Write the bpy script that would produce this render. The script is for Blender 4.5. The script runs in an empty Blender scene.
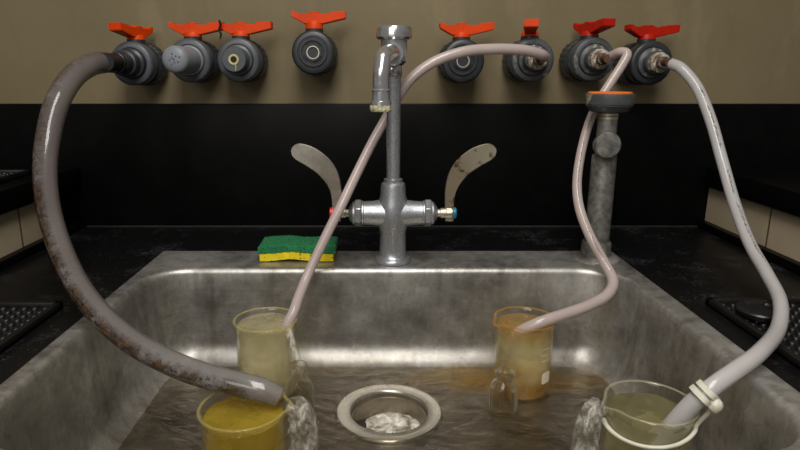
import bpy, bmesh, math, random
from mathutils import Vector, Matrix, noise as mnoise

random.seed(7)
C = bpy.context.scene.collection
PI = math.pi
# ------------------------------------------------------------------ camera model (metres, counter top at z = 0 before the final lift)
H, F, CX, CY = 0.238, 600.0, 378.0, 225.0
PITCH = math.radians(13.95)
SP, CP = math.sin(PITCH), math.cos(PITCH)
LIFT = 0.90

def at(px, py, Y):
    dx, dy = (px - CX) / F, (py - CY) / F
    t = Y / (CP - dy * SP)
    return Vector((dx * t, Y, H - t * (SP + dy * CP)))

def at_z(px, py, z):
    dx, dy = (px - CX) / F, (py - CY) / F
    t = (H - z) / (SP + dy * CP)
    return Vector((dx * t, t * (CP - dy * SP), z))

def lin(c):
    return c / 12.92 if c <= 0.04045 else ((c + 0.055) / 1.055) ** 2.4
def rgb(r, g, b, a=1.0):
    return (lin(r / 255), lin(g / 255), lin(b / 255), a)

# ------------------------------------------------------------------ node helpers
class NT:
    def __init__(s, name):
        s.m = bpy.data.materials.new(name); s.m.use_nodes = True
        s.t = s.m.node_tree; s.t.nodes.clear()
        s.out = s.n('ShaderNodeOutputMaterial')
    def n(s, kind, **kw):
        nd = s.t.nodes.new(kind)
        for k, v in kw.items():
            if k.startswith('i_'):
                nd.inputs[k[2:].replace('_', ' ')].default_value = v
            else:
                setattr(nd, k, v)
        return nd
    def l(s, a, b): s.t.links.new(a, b)
    def coord(s, which='Object', scale=(1, 1, 1)):
        tc = s.n('ShaderNodeTexCoord'); mp = s.n('ShaderNodeMapping')
        mp.inputs['Scale'].default_value = scale
        s.l(tc.outputs[which], mp.inputs['Vector']); return mp.outputs['Vector']
    def noise(s, vec, scale, detail=4, rough=0.55, dist=0.0):
        nd = s.n('ShaderNodeTexNoise')
        nd.inputs['Scale'].default_value = scale; nd.inputs['Detail'].default_value = detail
        nd.inputs['Roughness'].default_value = rough; nd.inputs['Distortion'].default_value = dist
        s.l(vec, nd.inputs['Vector']); return nd.outputs['Fac']
    def ramp(s, fac, stops, interp='LINEAR'):
        nd = s.n('ShaderNodeValToRGB'); cr = nd.color_ramp; cr.interpolation = interp
        while len(cr.elements) > 1: cr.elements.remove(cr.elements[-1])
        for i, (p, c) in enumerate(stops):
            e = cr.elements[0] if i == 0 else cr.elements.new(p)
            e.position = p; e.color = c if isinstance(c, tuple) else (c, c, c, 1)
        s.l(fac, nd.inputs['Fac']); return nd.outputs['Color']
    def mix(s, fac, a, b, mode='MIX'):
        nd = s.n('ShaderNodeMix', data_type='RGBA', blend_type=mode)
        for sock, v in ((0, fac), (6, a), (7, b)):
            if hasattr(v, 'links'): s.l(v, nd.inputs[sock])
            else: nd.inputs[sock].default_value = v
        return nd.outputs[2]
    def math(s, op, a, b=0.0, clamp=False):
        nd = s.n('ShaderNodeMath', operation=op); nd.use_clamp = clamp
        for i, v in enumerate((a, b)):
            if hasattr(v, 'links'): s.l(v, nd.inputs[i])
            else: nd.inputs[i].default_value = v
        return nd.outputs[0]
    def bump(s, h, strength=0.2, dist=0.002):
        nd = s.n('ShaderNodeBump'); nd.inputs['Strength'].default_value = strength
        nd.inputs['Distance'].default_value = dist; s.l(h, nd.inputs['Height']); return nd.outputs['Normal']
    def schlick(s, f0, top=1.0, p=4.0, normal=None):
        lw = s.n('ShaderNodeLayerWeight'); lw.inputs['Blend'].default_value = 0.5
        if normal is not None: s.l(normal, lw.inputs['Normal'])
        return s.math('ADD', s.math('MULTIPLY', s.math('POWER', lw.outputs['Facing'], p), top - f0), f0, True)
    def pbsdf(s, **kw):
        p = s.n('ShaderNodeBsdfPrincipled')
        for k, v in kw.items():
            k = k.replace('_', ' ')
            if hasattr(v, 'links'): s.l(v, p.inputs[k])
            else: p.inputs[k].default_value = v
        return p
    def fin(s, sh):
        s.l(sh.outputs[0] if hasattr(sh, 'outputs') else sh, s.out.inputs['Surface']); return s.m

def plastic(name, col, rough=0.4, var=0.25, nscale=60, bump=0.0, dirt=None, spec=0.4):
    t = NT(name); v = t.coord()
    f = t.noise(v, nscale, 5)
    dark = tuple(c * (1 - var) for c in col[:3]) + (1,)
    base = t.mix(t.ramp(f, [(0.35, 0.0), (0.65, 1.0)]), dark, col)
    if dirt:
        g = t.noise(v, nscale * 0.6, 6, 0.7)
        base = t.mix(t.ramp(g, [(0.56, 0.0), (0.68, 0.9)]), base, dirt)
    kw = dict(Base_Color=base, Roughness=rough, Specular_IOR_Level=spec)
    if bump: kw['Normal'] = t.bump(f, bump, 0.001)
    return t.fin(t.pbsdf(**kw))

def steel_mat(name, lo, hi, rlo, rhi, stretch, white=0.35, stain=None):
    t = NT(name); v = t.coord(); vs = t.coord('Object', stretch)
    big = t.noise(v, 9, 6, 0.62); br = t.noise(vs, 40, 4, 0.6); sm = t.noise(v, 55, 5, 0.65)
    base = t.mix(t.ramp(big, [(0.32, 0.0), (0.68, 1.0)]), lo, hi)
    base = t.mix(t.math('MULTIPLY', t.ramp(sm, [(0.52, 0.0), (0.72, 1.0)]), white), base, rgb(190, 184, 176))
    base = t.mix(t.math('MULTIPLY', t.ramp(sm, [(0.28, 1.0), (0.42, 0.0)]), 0.4), base, rgb(72, 66, 58))
    base = t.mix(t.math('MULTIPLY', t.ramp(br, [(0.35, 1.0), (0.5, 0.0)]), 0.25), base, rgb(80, 75, 70))
    hf = t.noise(v, 190, 5, 0.75); hf2 = t.noise(t.coord('Object', (1, 1, 0.5)), 105, 6, 0.75, 0.4)
    base = t.mix(t.math('MULTIPLY', t.math('MULTIPLY', t.ramp(hf2, [(0.50, 0.0), (0.62, 1.0)]), t.ramp(big, [(0.42, 0.05), (0.6, 1.0)])), white * 0.8), base, rgb(212, 212, 212))
    base = t.mix(t.math('MULTIPLY', t.ramp(hf, [(0.32, 1.0), (0.46, 0.0)]), 0.25), base, rgb(58, 55, 52))
    if stain: base = stain(t, v, base)
    ro = t.n('ShaderNodeMapRange'); t.l(big, ro.inputs['Value'])
    ro.inputs['From Min'].default_value = 0.3; ro.inputs['From Max'].default_value = 0.7
    ro.inputs['To Min'].default_value = rlo; ro.inputs['To Max'].default_value = rhi
    h = t.math('ADD', t.math('MULTIPLY', br, 0.7), t.math('MULTIPLY', sm, 0.5))
    return t.fin(t.pbsdf(Base_Color=base, Metallic=0.80, Roughness=ro.outputs['Result'], Normal=t.bump(h, 0.12, 0.001)))

M = {}
# wall paint: olive tan with grime
t = NT('wall_paint'); v = t.coord()
a = t.noise(v, 3.0, 5, 0.6); b = t.noise(t.coord('Object', (1, 1, 0.35)), 16, 6, 0.65)
col = t.mix(t.ramp(a, [(0.3, 0.0), (0.7, 1.0)]), rgb(106, 95, 70), rgb(122, 110, 84))
col = t.mix(t.math('MULTIPLY', t.ramp(b, [(0.55, 0.0), (0.75, 1.0)]), 0.30), col, rgb(152, 138, 108))
col = t.mix(t.math('MULTIPLY', t.ramp(b, [(0.25, 1.0), (0.40, 0.0)]), 0.30), col, rgb(96, 84, 58))
M['wall'] = t.fin(t.pbsdf(Base_Color=col, Roughness=0.6, Specular_IOR_Level=0.25, Normal=t.bump(t.noise(v, 220, 2), 0.05, 0.001)))
# black epoxy: splash and counter
t = NT('black_epoxy'); v = t.coord()
f = t.noise(v, 25, 6, 0.7)
M['splash'] = t.fin(t.pbsdf(Base_Color=t.mix(t.ramp(f, [(0.45, 0.0), (0.8, 1.0)]), (0.002, 0.002, 0.002, 1), (0.004, 0.004, 0.004, 1)), Roughness=0.42, Specular_IOR_Level=0.08))
t = NT('dusty_black_counter'); v = t.coord()
f = t.noise(v, 14, 6, 0.7); g = t.noise(v, 260, 3, 0.7); k = t.noise(v, 5, 3, 0.5)
dust = t.math('MULTIPLY', t.ramp(f, [(0.53, 0.0), (0.72, 1.0)]), t.ramp(g, [(0.45, 0.0), (0.7, 1.0)]))
speck = t.ramp(t.noise(v, 420, 1, 0.5), [(0.69, 0.0), (0.75, 1.0)])
col = t.mix(dust, (0.004, 0.004, 0.0043, 1), rgb(92, 92, 96))
col = t.mix(t.math('MULTIPLY', speck, 0.35), col, rgb(120, 118, 112))
M['counter'] = t.fin(t.pbsdf(Base_Color=col, Roughness=t.math('ADD', t.math('MULTIPLY', k, 0.3), 0.22), Specular_IOR_Level=0.2, Normal=t.bump(f, 0.06, 0.001)))
# tiles
t = NT('tan_tile')
tc = t.n('ShaderNodeTexCoord'); sx = t.n('ShaderNodeSeparateXYZ'); t.l(tc.outputs['Object'], sx.inputs[0])
u = t.math('ABSOLUTE', t.math('SUBTRACT', t.math('FRACT', t.math('DIVIDE', t.math('ADD', sx.outputs['Y'], 0.012), 0.16)), 0.5))
gr = t.ramp(u, [(0.486, 0.0), (0.492, 1.0)])
tf = t.noise(t.coord(), 30, 4)
tile = t.mix(tf, rgb(160, 145, 120), rgb(178, 163, 138))
M['tile'] = t.fin(t.pbsdf(Base_Color=t.mix(gr, tile, rgb(92, 82, 66)), Roughness=0.3, Normal=t.bump(t.math('SUBTRACT', 1.0, gr), 0.4, 0.001)))

def sink_stain(t, v, base):
    # rusty amber tide marks low in the basin
    sx = t.n('ShaderNodeSeparateXYZ'); t.l(v, sx.inputs[0])
    low = t.ramp(t.math('ADD', t.math('MULTIPLY', sx.outputs['Z'], 1.0), 0.2), [(0.082, 1.0), (0.094, 0.0)])
    n1 = t.noise(v, 13, 5, 0.6)
    f = t.math('MULTIPLY', low, t.ramp(n1, [(0.36, 0.25), (0.62, 1.0)]))
    base = t.mix(t.math('MULTIPLY', f, 0.6), base, rgb(104, 88, 62))
    # right-hand back corner, stronger amber
    dx = t.math('SUBTRACT', sx.outputs['X'], 0.145); dy = t.math('SUBTRACT', sx.outputs['Y'], 0.108)
    d = t.math('SQRT', t.math('ADD', t.math('MULTIPLY', t.math('MULTIPLY', dx, dx), 0.07), t.math('MULTIPLY', dy, dy)))
    d = t.math('ADD', d, t.math('MULTIPLY', n1, 0.03))
    f2 = t.math('MULTIPLY', low, t.ramp(d, [(0.026, 1.0), (0.050, 0.0)]))
    base = t.mix(t.math('MULTIPLY', f2, 0.85), base, rgb(208, 172, 62))
    # scuffed pale rim
    rimm = t.ramp(t.math('ADD', sx.outputs['Z'], 0.2), [(0.188, 0.0), (0.200, 1.0)])
    sc_ = t.noise(v, 70, 6, 0.75)
    base = t.mix(t.math('MULTIPLY', t.math('MULTIPLY', rimm, t.ramp(sc_, [(0.40, 0.1), (0.58, 1.0)])), 0.5), base, rgb(206, 204, 200))
    # vertical streaks on the walls
    st = t.noise(t.coord('Object', (1, 1, 0.12)), 38, 4, 0.6)
    base = t.mix(t.math('MULTIPLY', t.ramp(st, [(0.54, 0.0), (0.72, 1.0)]), 0.45), base, rgb(84, 74, 62))
    return base
M['sink'] = steel_mat('worn_stainless', rgb(120, 117, 112), rgb(190, 187, 181), 0.36, 0.50, (0.06, 1, 1.2), 0.48, sink_stain)
M['drain'] = steel_mat('drain_steel', rgb(140, 134, 120), rgb(190, 184, 172), 0.18, 0.32, (1, 1, 1), 0.1)
M['cup'] = steel_mat('dark_cup_steel', rgb(100, 92, 76), rgb(150, 140, 122), 0.24, 0.36, (1, 1, 1), 0.05)  # darker steel tone for the inside of the drain cup
t = NT('satin_chrome'); v = t.coord(); f = t.noise(v, 800, 2, 0.6); g = t.noise(v, 45, 5, 0.65)
col = t.mix(t.ramp(f, [(0.38, 0.0), (0.62, 1.0)]), rgb(156, 159, 164), rgb(196, 199, 204))
col = t.mix(t.math('MULTIPLY', t.ramp(g, [(0.55, 0.0), (0.75, 1.0)]), 0.45), col, rgb(104, 102, 100))
M['satin'] = t.fin(t.pbsdf(Base_Color=col, Metallic=0.80, Roughness=0.36, Normal=t.bump(f, 0.12, 0.0006)))
t = NT('polished_chrome'); v = t.coord(); g = t.noise(v, 60, 5, 0.65)
M['chrome'] = t.fin(t.pbsdf(Base_Color=t.mix(t.ramp(g, [(0.52, 0.0), (0.72, 0.8)]), rgb(200, 200, 202), rgb(120, 116, 108)), Metallic=0.86, Roughness=t.math('ADD', t.math('MULTIPLY', g, 0.22), 0.08)))
M['nickel'] = steel_mat('brushed_nickel', rgb(176, 170, 156), rgb(206, 200, 188), 0.34, 0.46, (1, 1, 1), 0.1)
t = NT('worn_nickel'); v = t.coord(); g = t.noise(v, 70, 5, 0.65)
M['nickel_worn'] = t.fin(t.pbsdf(Base_Color=t.mix(t.ramp(g, [(0.56, 0.0), (0.66, 0.9)]), rgb(196, 186, 164), rgb(112, 84, 42)), Metallic=0.9, Roughness=0.36))
t = NT('galvanised'); v = t.coord(); f = t.noise(v, 90, 5, 0.7); g = t.noise(v, 24, 4)
col = t.mix(t.ramp(f, [(0.35, 0.0), (0.65, 1.0)]), rgb(84, 84, 82), rgb(140, 138, 132))
col = t.mix(t.math('MULTIPLY', t.ramp(g, [(0.52, 0.0), (0.7, 1.0)]), 0.4), col, rgb(112, 102, 72))
M['galv'] = t.fin(t.pbsdf(Base_Color=col, Metallic=0.6, Roughness=0.5, Normal=t.bump(f, 0.2, 0.001)))
t = NT('verdigris_crust'); v = t.coord(); f = t.noise(v, 160, 5, 0.7)
M['crust'] = t.fin(t.pbsdf(Base_Color=t.ramp(f, [(0.3, rgb(120, 116, 70)), (0.5, rgb(196, 192, 150)), (0.7, rgb(226, 224, 206))]), Roughness=0.7, Normal=t.bump(f, 0.8, 0.002)))
t = NT('limescale_barb'); v = t.coord(); f = t.noise(v, 110, 5, 0.7)
M['barb'] = t.fin(t.pbsdf(Base_Color=t.ramp(f, [(0.34, rgb(84, 58, 40)), (0.46, rgb(130, 120, 104)), (0.56, rgb(176, 170, 158)), (0.7, rgb(206, 202, 190))]), Metallic=0.25, Roughness=0.5, Normal=t.bump(f, 0.7, 0.002)))
M['rust'] = plastic('rusty_brass', rgb(88, 62, 46), 0.5, 0.5, 120, 0.4, rgb(150, 140, 124))
M['pvc'] = plastic('grey_pvc', rgb(76, 80, 85), 0.36, 0.25, 50, 0.05, None, 0.5)
M['pvc_dark'] = plastic('dark_grey_pvc', rgb(42, 45, 49), 0.38, 0.3, 50, 0.05, None, 0.5)
M['pvc_crusty'] = plastic('limescaled_grey_pvc', rgb(72, 76, 78), 0.45, 0.35, 70, 0.3, rgb(176, 170, 146), 0.45)
M['plug'] = plastic('light_grey_pvc', rgb(122, 126, 132), 0.42, 0.12, 70, 0.1)
M['bore'] = plastic('dark_bore', rgb(20, 18, 16), 0.6, 0.5, 60)
M['cream'] = plastic('cream_sealant', rgb(196, 184, 132), 0.6, 0.3, 80)
M['orange'] = plastic('orange_handle', rgb(214, 64, 0), 0.45, 0.18, 40, 0.03, None, 0.22)
M['red'] = plastic('shaded_orange_handle', rgb(178, 28, 8), 0.45, 0.2, 40, 0.03, None, 0.22)  # same orange plastic, its shaded tone painted in
M['capgrey'] = plastic('cap_grey', rgb(70, 72, 74), 0.5, 0.3, 60, 0.1, rgb(150, 144, 126))
M['capdisc'] = plastic('orange_disc', rgb(236, 116, 34), 0.5, 0.25, 90, 0.1)
M['btn_red'] = plastic('red_button', rgb(200, 30, 26), 0.3, 0.1)
M['btn_blue'] = plastic('blue_button', rgb(30, 112, 142), 0.3, 0.1)
M['rubber'] = plastic('black_rubber', rgb(15, 15, 16), 0.42, 0.3, 70, 0.05, None, 0.5)
M['stopper'] = plastic('black_stopper', rgb(24, 24, 26), 0.35, 0.3, 60, 0.05, None, 0.5)
M['tie'] = plastic('off_white_nylon', rgb(216, 212, 194), 0.4, 0.12, 90, 0.1)
M['cord'] = plastic('black_cord', rgb(16, 15, 15), 0.5, 0.2)
M['blue_bit'] = plastic('pale_blue_plastic', rgb(120, 160, 200), 0.4, 0.2)
M['white_enamel'] = plastic('white_enamel', rgb(226, 216, 190), 0.5, 0.08)
# sponge
t = NT('green_scourer'); v = t.coord(); f = t.noise(v, 420, 5, 0.75); g = t.noise(v, 70, 4)
M['scour'] = t.fin(t.pbsdf(Base_Color=t.mix(g, t.ramp(f, [(0.40, rgb(4, 50, 26)), (0.60, rgb(34, 146, 88))]), rgb(24, 112, 66)), Roughness=0.9, Normal=t.bump(f, 1.0, 0.002)))
t = NT('yellow_sponge'); v = t.coord()
vo = t.n('ShaderNodeTexVoronoi'); vo.inputs['Scale'].default_value = 260; t.l(v, vo.inputs['Vector'])
pore = t.ramp(vo.outputs['Distance'], [(0.16, 0.0), (0.34, 1.0)])
f = t.noise(v, 120, 4)
pm = t.math('MAXIMUM', pore, t.ramp(f, [(0.5, 1.0), (0.56, 0.0)]))
M['sponge'] = t.fin(t.pbsdf(Base_Color=t.mix(pm, rgb(96, 78, 4), rgb(216, 192, 18)), Roughness=0.85, Normal=t.bump(pm, 0.8, 0.002)))

# vinyl tubing
def tube_mat(name, col, rust=False, marks=None):
    t = NT(name)
    tc = t.n('ShaderNodeTexCoord'); sx = t.n('ShaderNodeSeparateXYZ'); t.l(tc.outputs['UV'], sx.inputs[0])
    U, V = sx.outputs['X'], sx.outputs['Y']
    v = t.coord(); f = t.noise(v, 50, 4)
    base = t.mix(f, tuple(c * 0.86 for c in col[:3]) + (1,), col)
    rough = 0.22
    if rust:
        base = t.mix(t.ramp(V, [(0.55, 1.0), (0.88, 0.0)]), base, t.mix(t.ramp(U, [(0.55, 0.0), (0.75, 1.0), (0.95, 0.2)]), rgb(146, 142, 143), rgb(122, 112, 108)))
        n1 = t.noise(v, 42, 6, 0.68); n2 = t.noise(v, 170, 4, 0.7); n3 = t.noise(v, 12, 3)
        # dirt settled along the lower/outer side of the bore (U about 0.55..0.9), strongest mid-length
        side = t.ramp(U, [(0.0, 0.75), (0.04, 0.95), (0.12, 1.0), (0.36, 0.9), (0.50, 0.2), (0.80, 0.0), (0.92, 0.12), (1.0, 0.75)])
        along = t.ramp(V, [(0.0, 0.55), (0.25, 0.5), (0.42, 0.95), (0.85, 1.0), (0.90, 0.25), (1.0, 0.15)])
        m = t.math('MULTIPLY', t.math('MULTIPLY', side, along), t.ramp(n1, [(0.36, 0.0), (0.50, 1.0)]))
        base = t.mix(t.math('MULTIPLY', t.ramp(V, [(0.45, 0.7), (0.85, 0.0)]), t.ramp(n3, [(0.3, 0.5), (0.6, 1.0)])), base, rgb(110, 102, 100))
        n4 = t.noise(v, 260, 4, 0.75)
        base = t.mix(t.math('MULTIPLY', t.math('MULTIPLY', side, along), t.ramp(n4, [(0.52, 0.0), (0.60, 1.0)])), base, rgb(36, 24, 14))
        base = t.mix(m, base, t.mix(t.ramp(n2, [(0.4, 0.0), (0.6, 1.0)]), rgb(22, 15, 7), rgb(98, 70, 38)))
        rough = 0.14
    if marks:
        v0, v1, u0 = marks
        wv = t.n('ShaderNodeCombineXYZ'); t.l(t.math('MULTIPLY', V, 1.0), wv.inputs[0]); t.l(t.math('MULTIPLY', U, 0.25), wv.inputs[1])
        nn = t.noise(wv.outputs[0], 190, 2, 0.6)
        blk = t.noise(wv.outputs[0], 22, 1, 0.5)
        g = t.math('MULTIPLY', t.math('LESS_THAN', t.math('ABSOLUTE', t.math('SUBTRACT', U, u0)), 0.028), t.math('GREATER_THAN', nn, 0.5))
        g = t.math('MULTIPLY', g, t.math('GREATER_THAN', blk, 0.47))
        g = t.math('MULTIPLY', g, t.math('MULTIPLY', t.math('GREATER_THAN', V, v0), t.math('LESS_THAN', V, v1)))
        base = t.mix(t.math('MULTIPLY', g, 0.75), base, rgb(52, 48, 56))
    p = t.pbsdf(Base_Color=base, Roughness=rough, Specular_IOR_Level=0.55, Coat_Weight=0.8 if rust else 0.3, Coat_Roughness=0.06)
    tr = t.n('ShaderNodeBsdfTranslucent'); t.l(base, tr.inputs['Color'])
    tp = t.n('ShaderNodeBsdfTransparent'); tp.inputs['Color'].default_value = (0.9, 0.88, 0.86, 1)
    m1 = t.n('ShaderNodeMixShader'); m1.inputs[0].default_value = 0.25; t.l(p.outputs[0], m1.inputs[1]); t.l(tr.outputs[0], m1.inputs[2])
    m2 = t.n('ShaderNodeMixShader'); m2.inputs[0].default_value = 0.25 if rust else 0.08; t.l(m1.outputs[0], m2.inputs[1]); t.l(tp.outputs[0], m2.inputs[2])
    return t.fin(m2)
M['tube_rusty'] = tube_mat('stained_vinyl', rgb(152, 148, 146), rust=True)
M['tube_pink'] = tube_mat('milky_vinyl', rgb(206, 190, 184), marks=(0.30, 0.60, 0.02))
M['tube_pinkb'] = tube_mat('milky_vinyl_plain', rgb(206, 190, 186))
M['tube_white'] = tube_mat('white_vinyl', rgb(208, 204, 203), marks=(0.18, 0.46, 0.03))

# glass: a thin wall, clear with a faint tint, edge reflections and painted bright edges
def glass_mat(name, tint, edge, edge_shine, base=0.01):
    t = NT(name)
    lw = t.n('ShaderNodeLayerWeight'); lw.inputs['Blend'].default_value = 0.5
    tp = t.n('ShaderNodeBsdfTransparent')
    t.l(t.mix(t.ramp(lw.outputs['Facing'], [(0.6, 0.0), (0.98, 1.0)]), tint, edge), tp.inputs['Color'])
    gl = t.n('ShaderNodeBsdfGlossy'); gl.inputs['Roughness'].default_value = 0.04; gl.inputs['Color'].default_value = (1, 1, 0.98, 1)
    mx = t.n('ShaderNodeMixShader')
    t.l(t.schlick(0.035, 0.6, 4.0), mx.inputs[0]); t.l(tp.outputs[0], mx.inputs[1]); t.l(gl.outputs[0], mx.inputs[2])
    df = t.n('ShaderNodeBsdfTranslucent'); d2 = t.n('ShaderNodeBsdfDiffuse')
    for nd in (df, d2): nd.inputs['Color'].default_value = edge_shine
    dm = t.n('ShaderNodeMixShader'); dm.inputs[0].default_value = 0.5; t.l(df.outputs[0], dm.inputs[1]); t.l(d2.outputs[0], dm.inputs[2])
    mz = t.n('ShaderNodeMixShader'); t.l(t.schlick(base, 0.30, 4.0), mz.inputs[0]); t.l(mx.outputs[0], mz.inputs[1]); t.l(dm.outputs[0], mz.inputs[2])
    return t.fin(mz)
M['glass'] = glass_mat('beaker_glass', (0.985, 0.985, 0.97, 1), (0.90, 0.90, 0.82, 1), rgb(226, 220, 180))
M['glass_amber'] = glass_mat('amber_stained_glass', (0.97, 0.94, 0.86, 1), (0.88, 0.76, 0.46, 1), rgb(220, 150, 40), 0.02)
M['glass_rim'] = glass_mat('beaker_rim_glass', (0.98, 0.98, 0.95, 1), (0.9, 0.9, 0.8, 1), rgb(246, 240, 214), 0.20)  # stronger diffuse share paints the rims bright
M['rim_amber'] = glass_mat('amber_rim_glass', (0.96, 0.88, 0.66, 1), (0.9, 0.7, 0.3, 1), rgb(236, 176, 70), 0.30)
M['rim_yellow'] = glass_mat('yellow_rim_glass', (0.96, 0.94, 0.76, 1), (0.9, 0.85, 0.6, 1), rgb(240, 226, 150), 0.26)
t = NT('bottle_glass'); g = t.n('ShaderNodeBsdfGlass'); g.inputs['IOR'].default_value = 1.46; g.inputs['Color'].default_value = (0.97, 0.96, 0.92, 1)
tp = t.n('ShaderNodeBsdfTransparent'); tp.inputs['Color'].default_value = (0.99, 0.97, 0.92, 1)
mx = t.n('ShaderNodeMixShader'); mx.inputs[0].default_value = 0.35; t.l(g.outputs[0], mx.inputs[1]); t.l(tp.outputs[0], mx.inputs[2])
gl = t.n('ShaderNodeBsdfDiffuse'); gl.inputs['Color'].default_value = rgb(240, 232, 205)
m3 = t.n('ShaderNodeMixShader'); t.l(t.schlick(0.0, 0.5, 4.0), m3.inputs[0]); t.l(mx.outputs[0], m3.inputs[1]); t.l(gl.outputs[0], m3.inputs[2])  # pale diffuse at grazing angles paints bright edges on the bottle
M['bottle'] = t.fin(m3)

def water_body(name, clear, body_glow, mixv, band=None):
    t = NT(name); v = t.coord(); f = t.noise(v, 30, 3, 0.5, 0.6)
    colr, cl = clear, body_glow
    if band:
        sx = t.n('ShaderNodeSeparateXYZ'); t.l(v, sx.inputs[0])
        bz = t.math('ADD', sx.outputs['Z'], t.math('MULTIPLY', f, 0.008))
        bf = t.math('MULTIPLY', t.ramp(t.math('MULTIPLY', bz, 10.0), band[0]), t.ramp(t.noise(v, 55, 4, 0.6, 1.5), [(0.32, 0.55), (0.58, 1.0)]))
        colr = t.mix(bf, clear, band[1]); cl = t.mix(bf, body_glow, band[2])
    g = t.n('ShaderNodeBsdfRefraction'); g.inputs['IOR'].default_value = 1.33; g.inputs['Roughness'].default_value = 0.0
    gt = t.n('ShaderNodeBsdfTransparent')
    gg = t.n('ShaderNodeBsdfGlossy'); gg.inputs['Roughness'].default_value = 0.03
    if hasattr(colr, 'links'): t.l(colr, g.inputs['Color'])
    else: g.inputs['Color'].default_value = colr
    if hasattr(colr, 'links'): t.l(colr, gt.inputs['Color'])
    else: gt.inputs['Color'].default_value = colr
    gm = t.n('ShaderNodeMixShader'); gm.inputs[0].default_value = 0.25; t.l(g.outputs[0], gm.inputs[1]); t.l(gt.outputs[0], gm.inputs[2])
    g = gm
    df = t.n('ShaderNodeBsdfDiffuse'); tl = t.n('ShaderNodeBsdfTranslucent')  # pale diffuse share brightens the water in place of refracted light
    for nd in (df, tl):
        if hasattr(cl, 'links'): t.l(cl, nd.inputs['Color'])
        else: nd.inputs['Color'].default_value = cl
    m0 = t.n('ShaderNodeMixShader'); m0.inputs[0].default_value = 0.5; t.l(df.outputs[0], m0.inputs[1]); t.l(tl.outputs[0], m0.inputs[2])
    m1 = t.n('ShaderNodeMixShader'); t.l(t.math('MULTIPLY', t.ramp(f, [(0.3, 0.6), (0.7, 1.3)]), mixv), m1.inputs[0])
    t.l(g.outputs[0], m1.inputs[1]); t.l(m0.outputs[0], m1.inputs[2])
    n = t.bump(t.noise(v, 70, 3, 0.5, 1.0), 0.7, 0.004)
    t.l(n, gg.inputs['Normal'])
    m2 = t.n('ShaderNodeMixShader'); t.l(t.schlick(0.025, 0.6, 4.0, n), m2.inputs[0]); t.l(m1.outputs[0], m2.inputs[1]); t.l(gg.outputs[0], m2.inputs[2])
    return t.fin(m2)
M['water_pale'] = water_body('pale_yellow_water', (0.98, 0.96, 0.86, 1), rgb(255, 244, 196), 0.36)
M['water_olive'] = water_body('olive_yellow_water', (0.96, 0.91, 0.60, 1), rgb(236, 204, 74), 0.42)
M['water_amber'] = water_body('amber_water', (0.98, 0.94, 0.76, 1), rgb(255, 244, 196), 0.36,
    ([(0.0, 0.95), (0.24, 0.75), (0.33, 0.0), (0.70, 0.0), (0.86, 0.75)], (0.96, 0.74, 0.28, 1), rgb(240, 172, 22)))
M['water_clear'] = water_body('faint_yellow_water', (0.98, 0.97, 0.90, 1), rgb(255, 246, 180), 0.16)
# thin standing water in the sink
t = NT('sink_water'); v = t.coord('Object', (1, 1.6, 1))
w1 = t.noise(v, 24, 4, 0.55, 1.2); w2 = t.noise(v, 85, 3, 0.5, 0.6)
nrm = t.bump(t.math('ADD', w1, t.math('MULTIPLY', w2, 0.35)), 0.9, 0.008)
tp = t.n('ShaderNodeBsdfTransparent'); t.l(t.mix(t.noise(v, 7, 4, 0.6, 0.5), rgb(232, 224, 206), rgb(248, 245, 238)), tp.inputs['Color'])
gl = t.n('ShaderNodeBsdfGlossy'); gl.inputs['Roughness'].default_value = 0.05; t.l(nrm, gl.inputs['Normal'])
fr = t.n('ShaderNodeFresnel'); fr.inputs['IOR'].default_value = 1.36; t.l(nrm, fr.inputs['Normal'])
mx = t.n('ShaderNodeMixShader'); t.l(fr.outputs[0], mx.inputs[0]); t.l(tp.outputs[0], mx.inputs[1]); t.l(gl.outputs[0], mx.inputs[2])
M['sink_water'] = t.fin(mx)
# aerated water streams
t = NT('aerated_water'); v = t.coord('Object', (1, 1, 0.45)); f = t.noise(v, 95, 5, 0.65, 0.8)
tp = t.n('ShaderNodeBsdfTransparent'); tp.inputs['Color'].default_value = (0.97, 0.97, 0.95, 1)
df = t.n('ShaderNodeBsdfDiffuse'); df.inputs['Color'].default_value = rgb(226, 222, 210)
gl = t.n('ShaderNodeBsdfGlossy'); gl.inputs['Roughness'].default_value = 0.08
n = t.bump(f, 0.8, 0.004); t.l(n, gl.inputs['Normal']); t.l(n, df.inputs['Normal'])
m1 = t.n('ShaderNodeMixShader'); t.l(t.ramp(f, [(0.46, 0.02), (0.66, 0.6)]), m1.inputs[0]); t.l(tp.outputs[0], m1.inputs[1]); t.l(df.outputs[0], m1.inputs[2])
m2 = t.n('ShaderNodeMixShader'); t.l(t.schlick(0.03, 0.7, 3.0, n), m2.inputs[0]); t.l(m1.outputs[0], m2.inputs[1]); t.l(gl.outputs[0], m2.inputs[2])
M['foam'] = t.fin(m2)

t = NT('drain_glint_water'); v = t.coord(); f = t.noise(v, 60, 4, 0.6, 1.0)
M['drain_glint'] = t.fin(t.pbsdf(Base_Color=t.ramp(f, [(0.36, rgb(120, 112, 96)), (0.52, rgb(196, 190, 176)), (0.66, rgb(240, 238, 230))]), Roughness=0.12, Specular_IOR_Level=0.7, Normal=t.bump(f, 0.7, 0.004)))  # white highlights of the drain water put into its base colour

# ------------------------------------------------------------------ object helpers
def wloc(o):
    v = Vector((0, 0, 0))
    while o: v += o.location; o = o.parent
    return v

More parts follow.
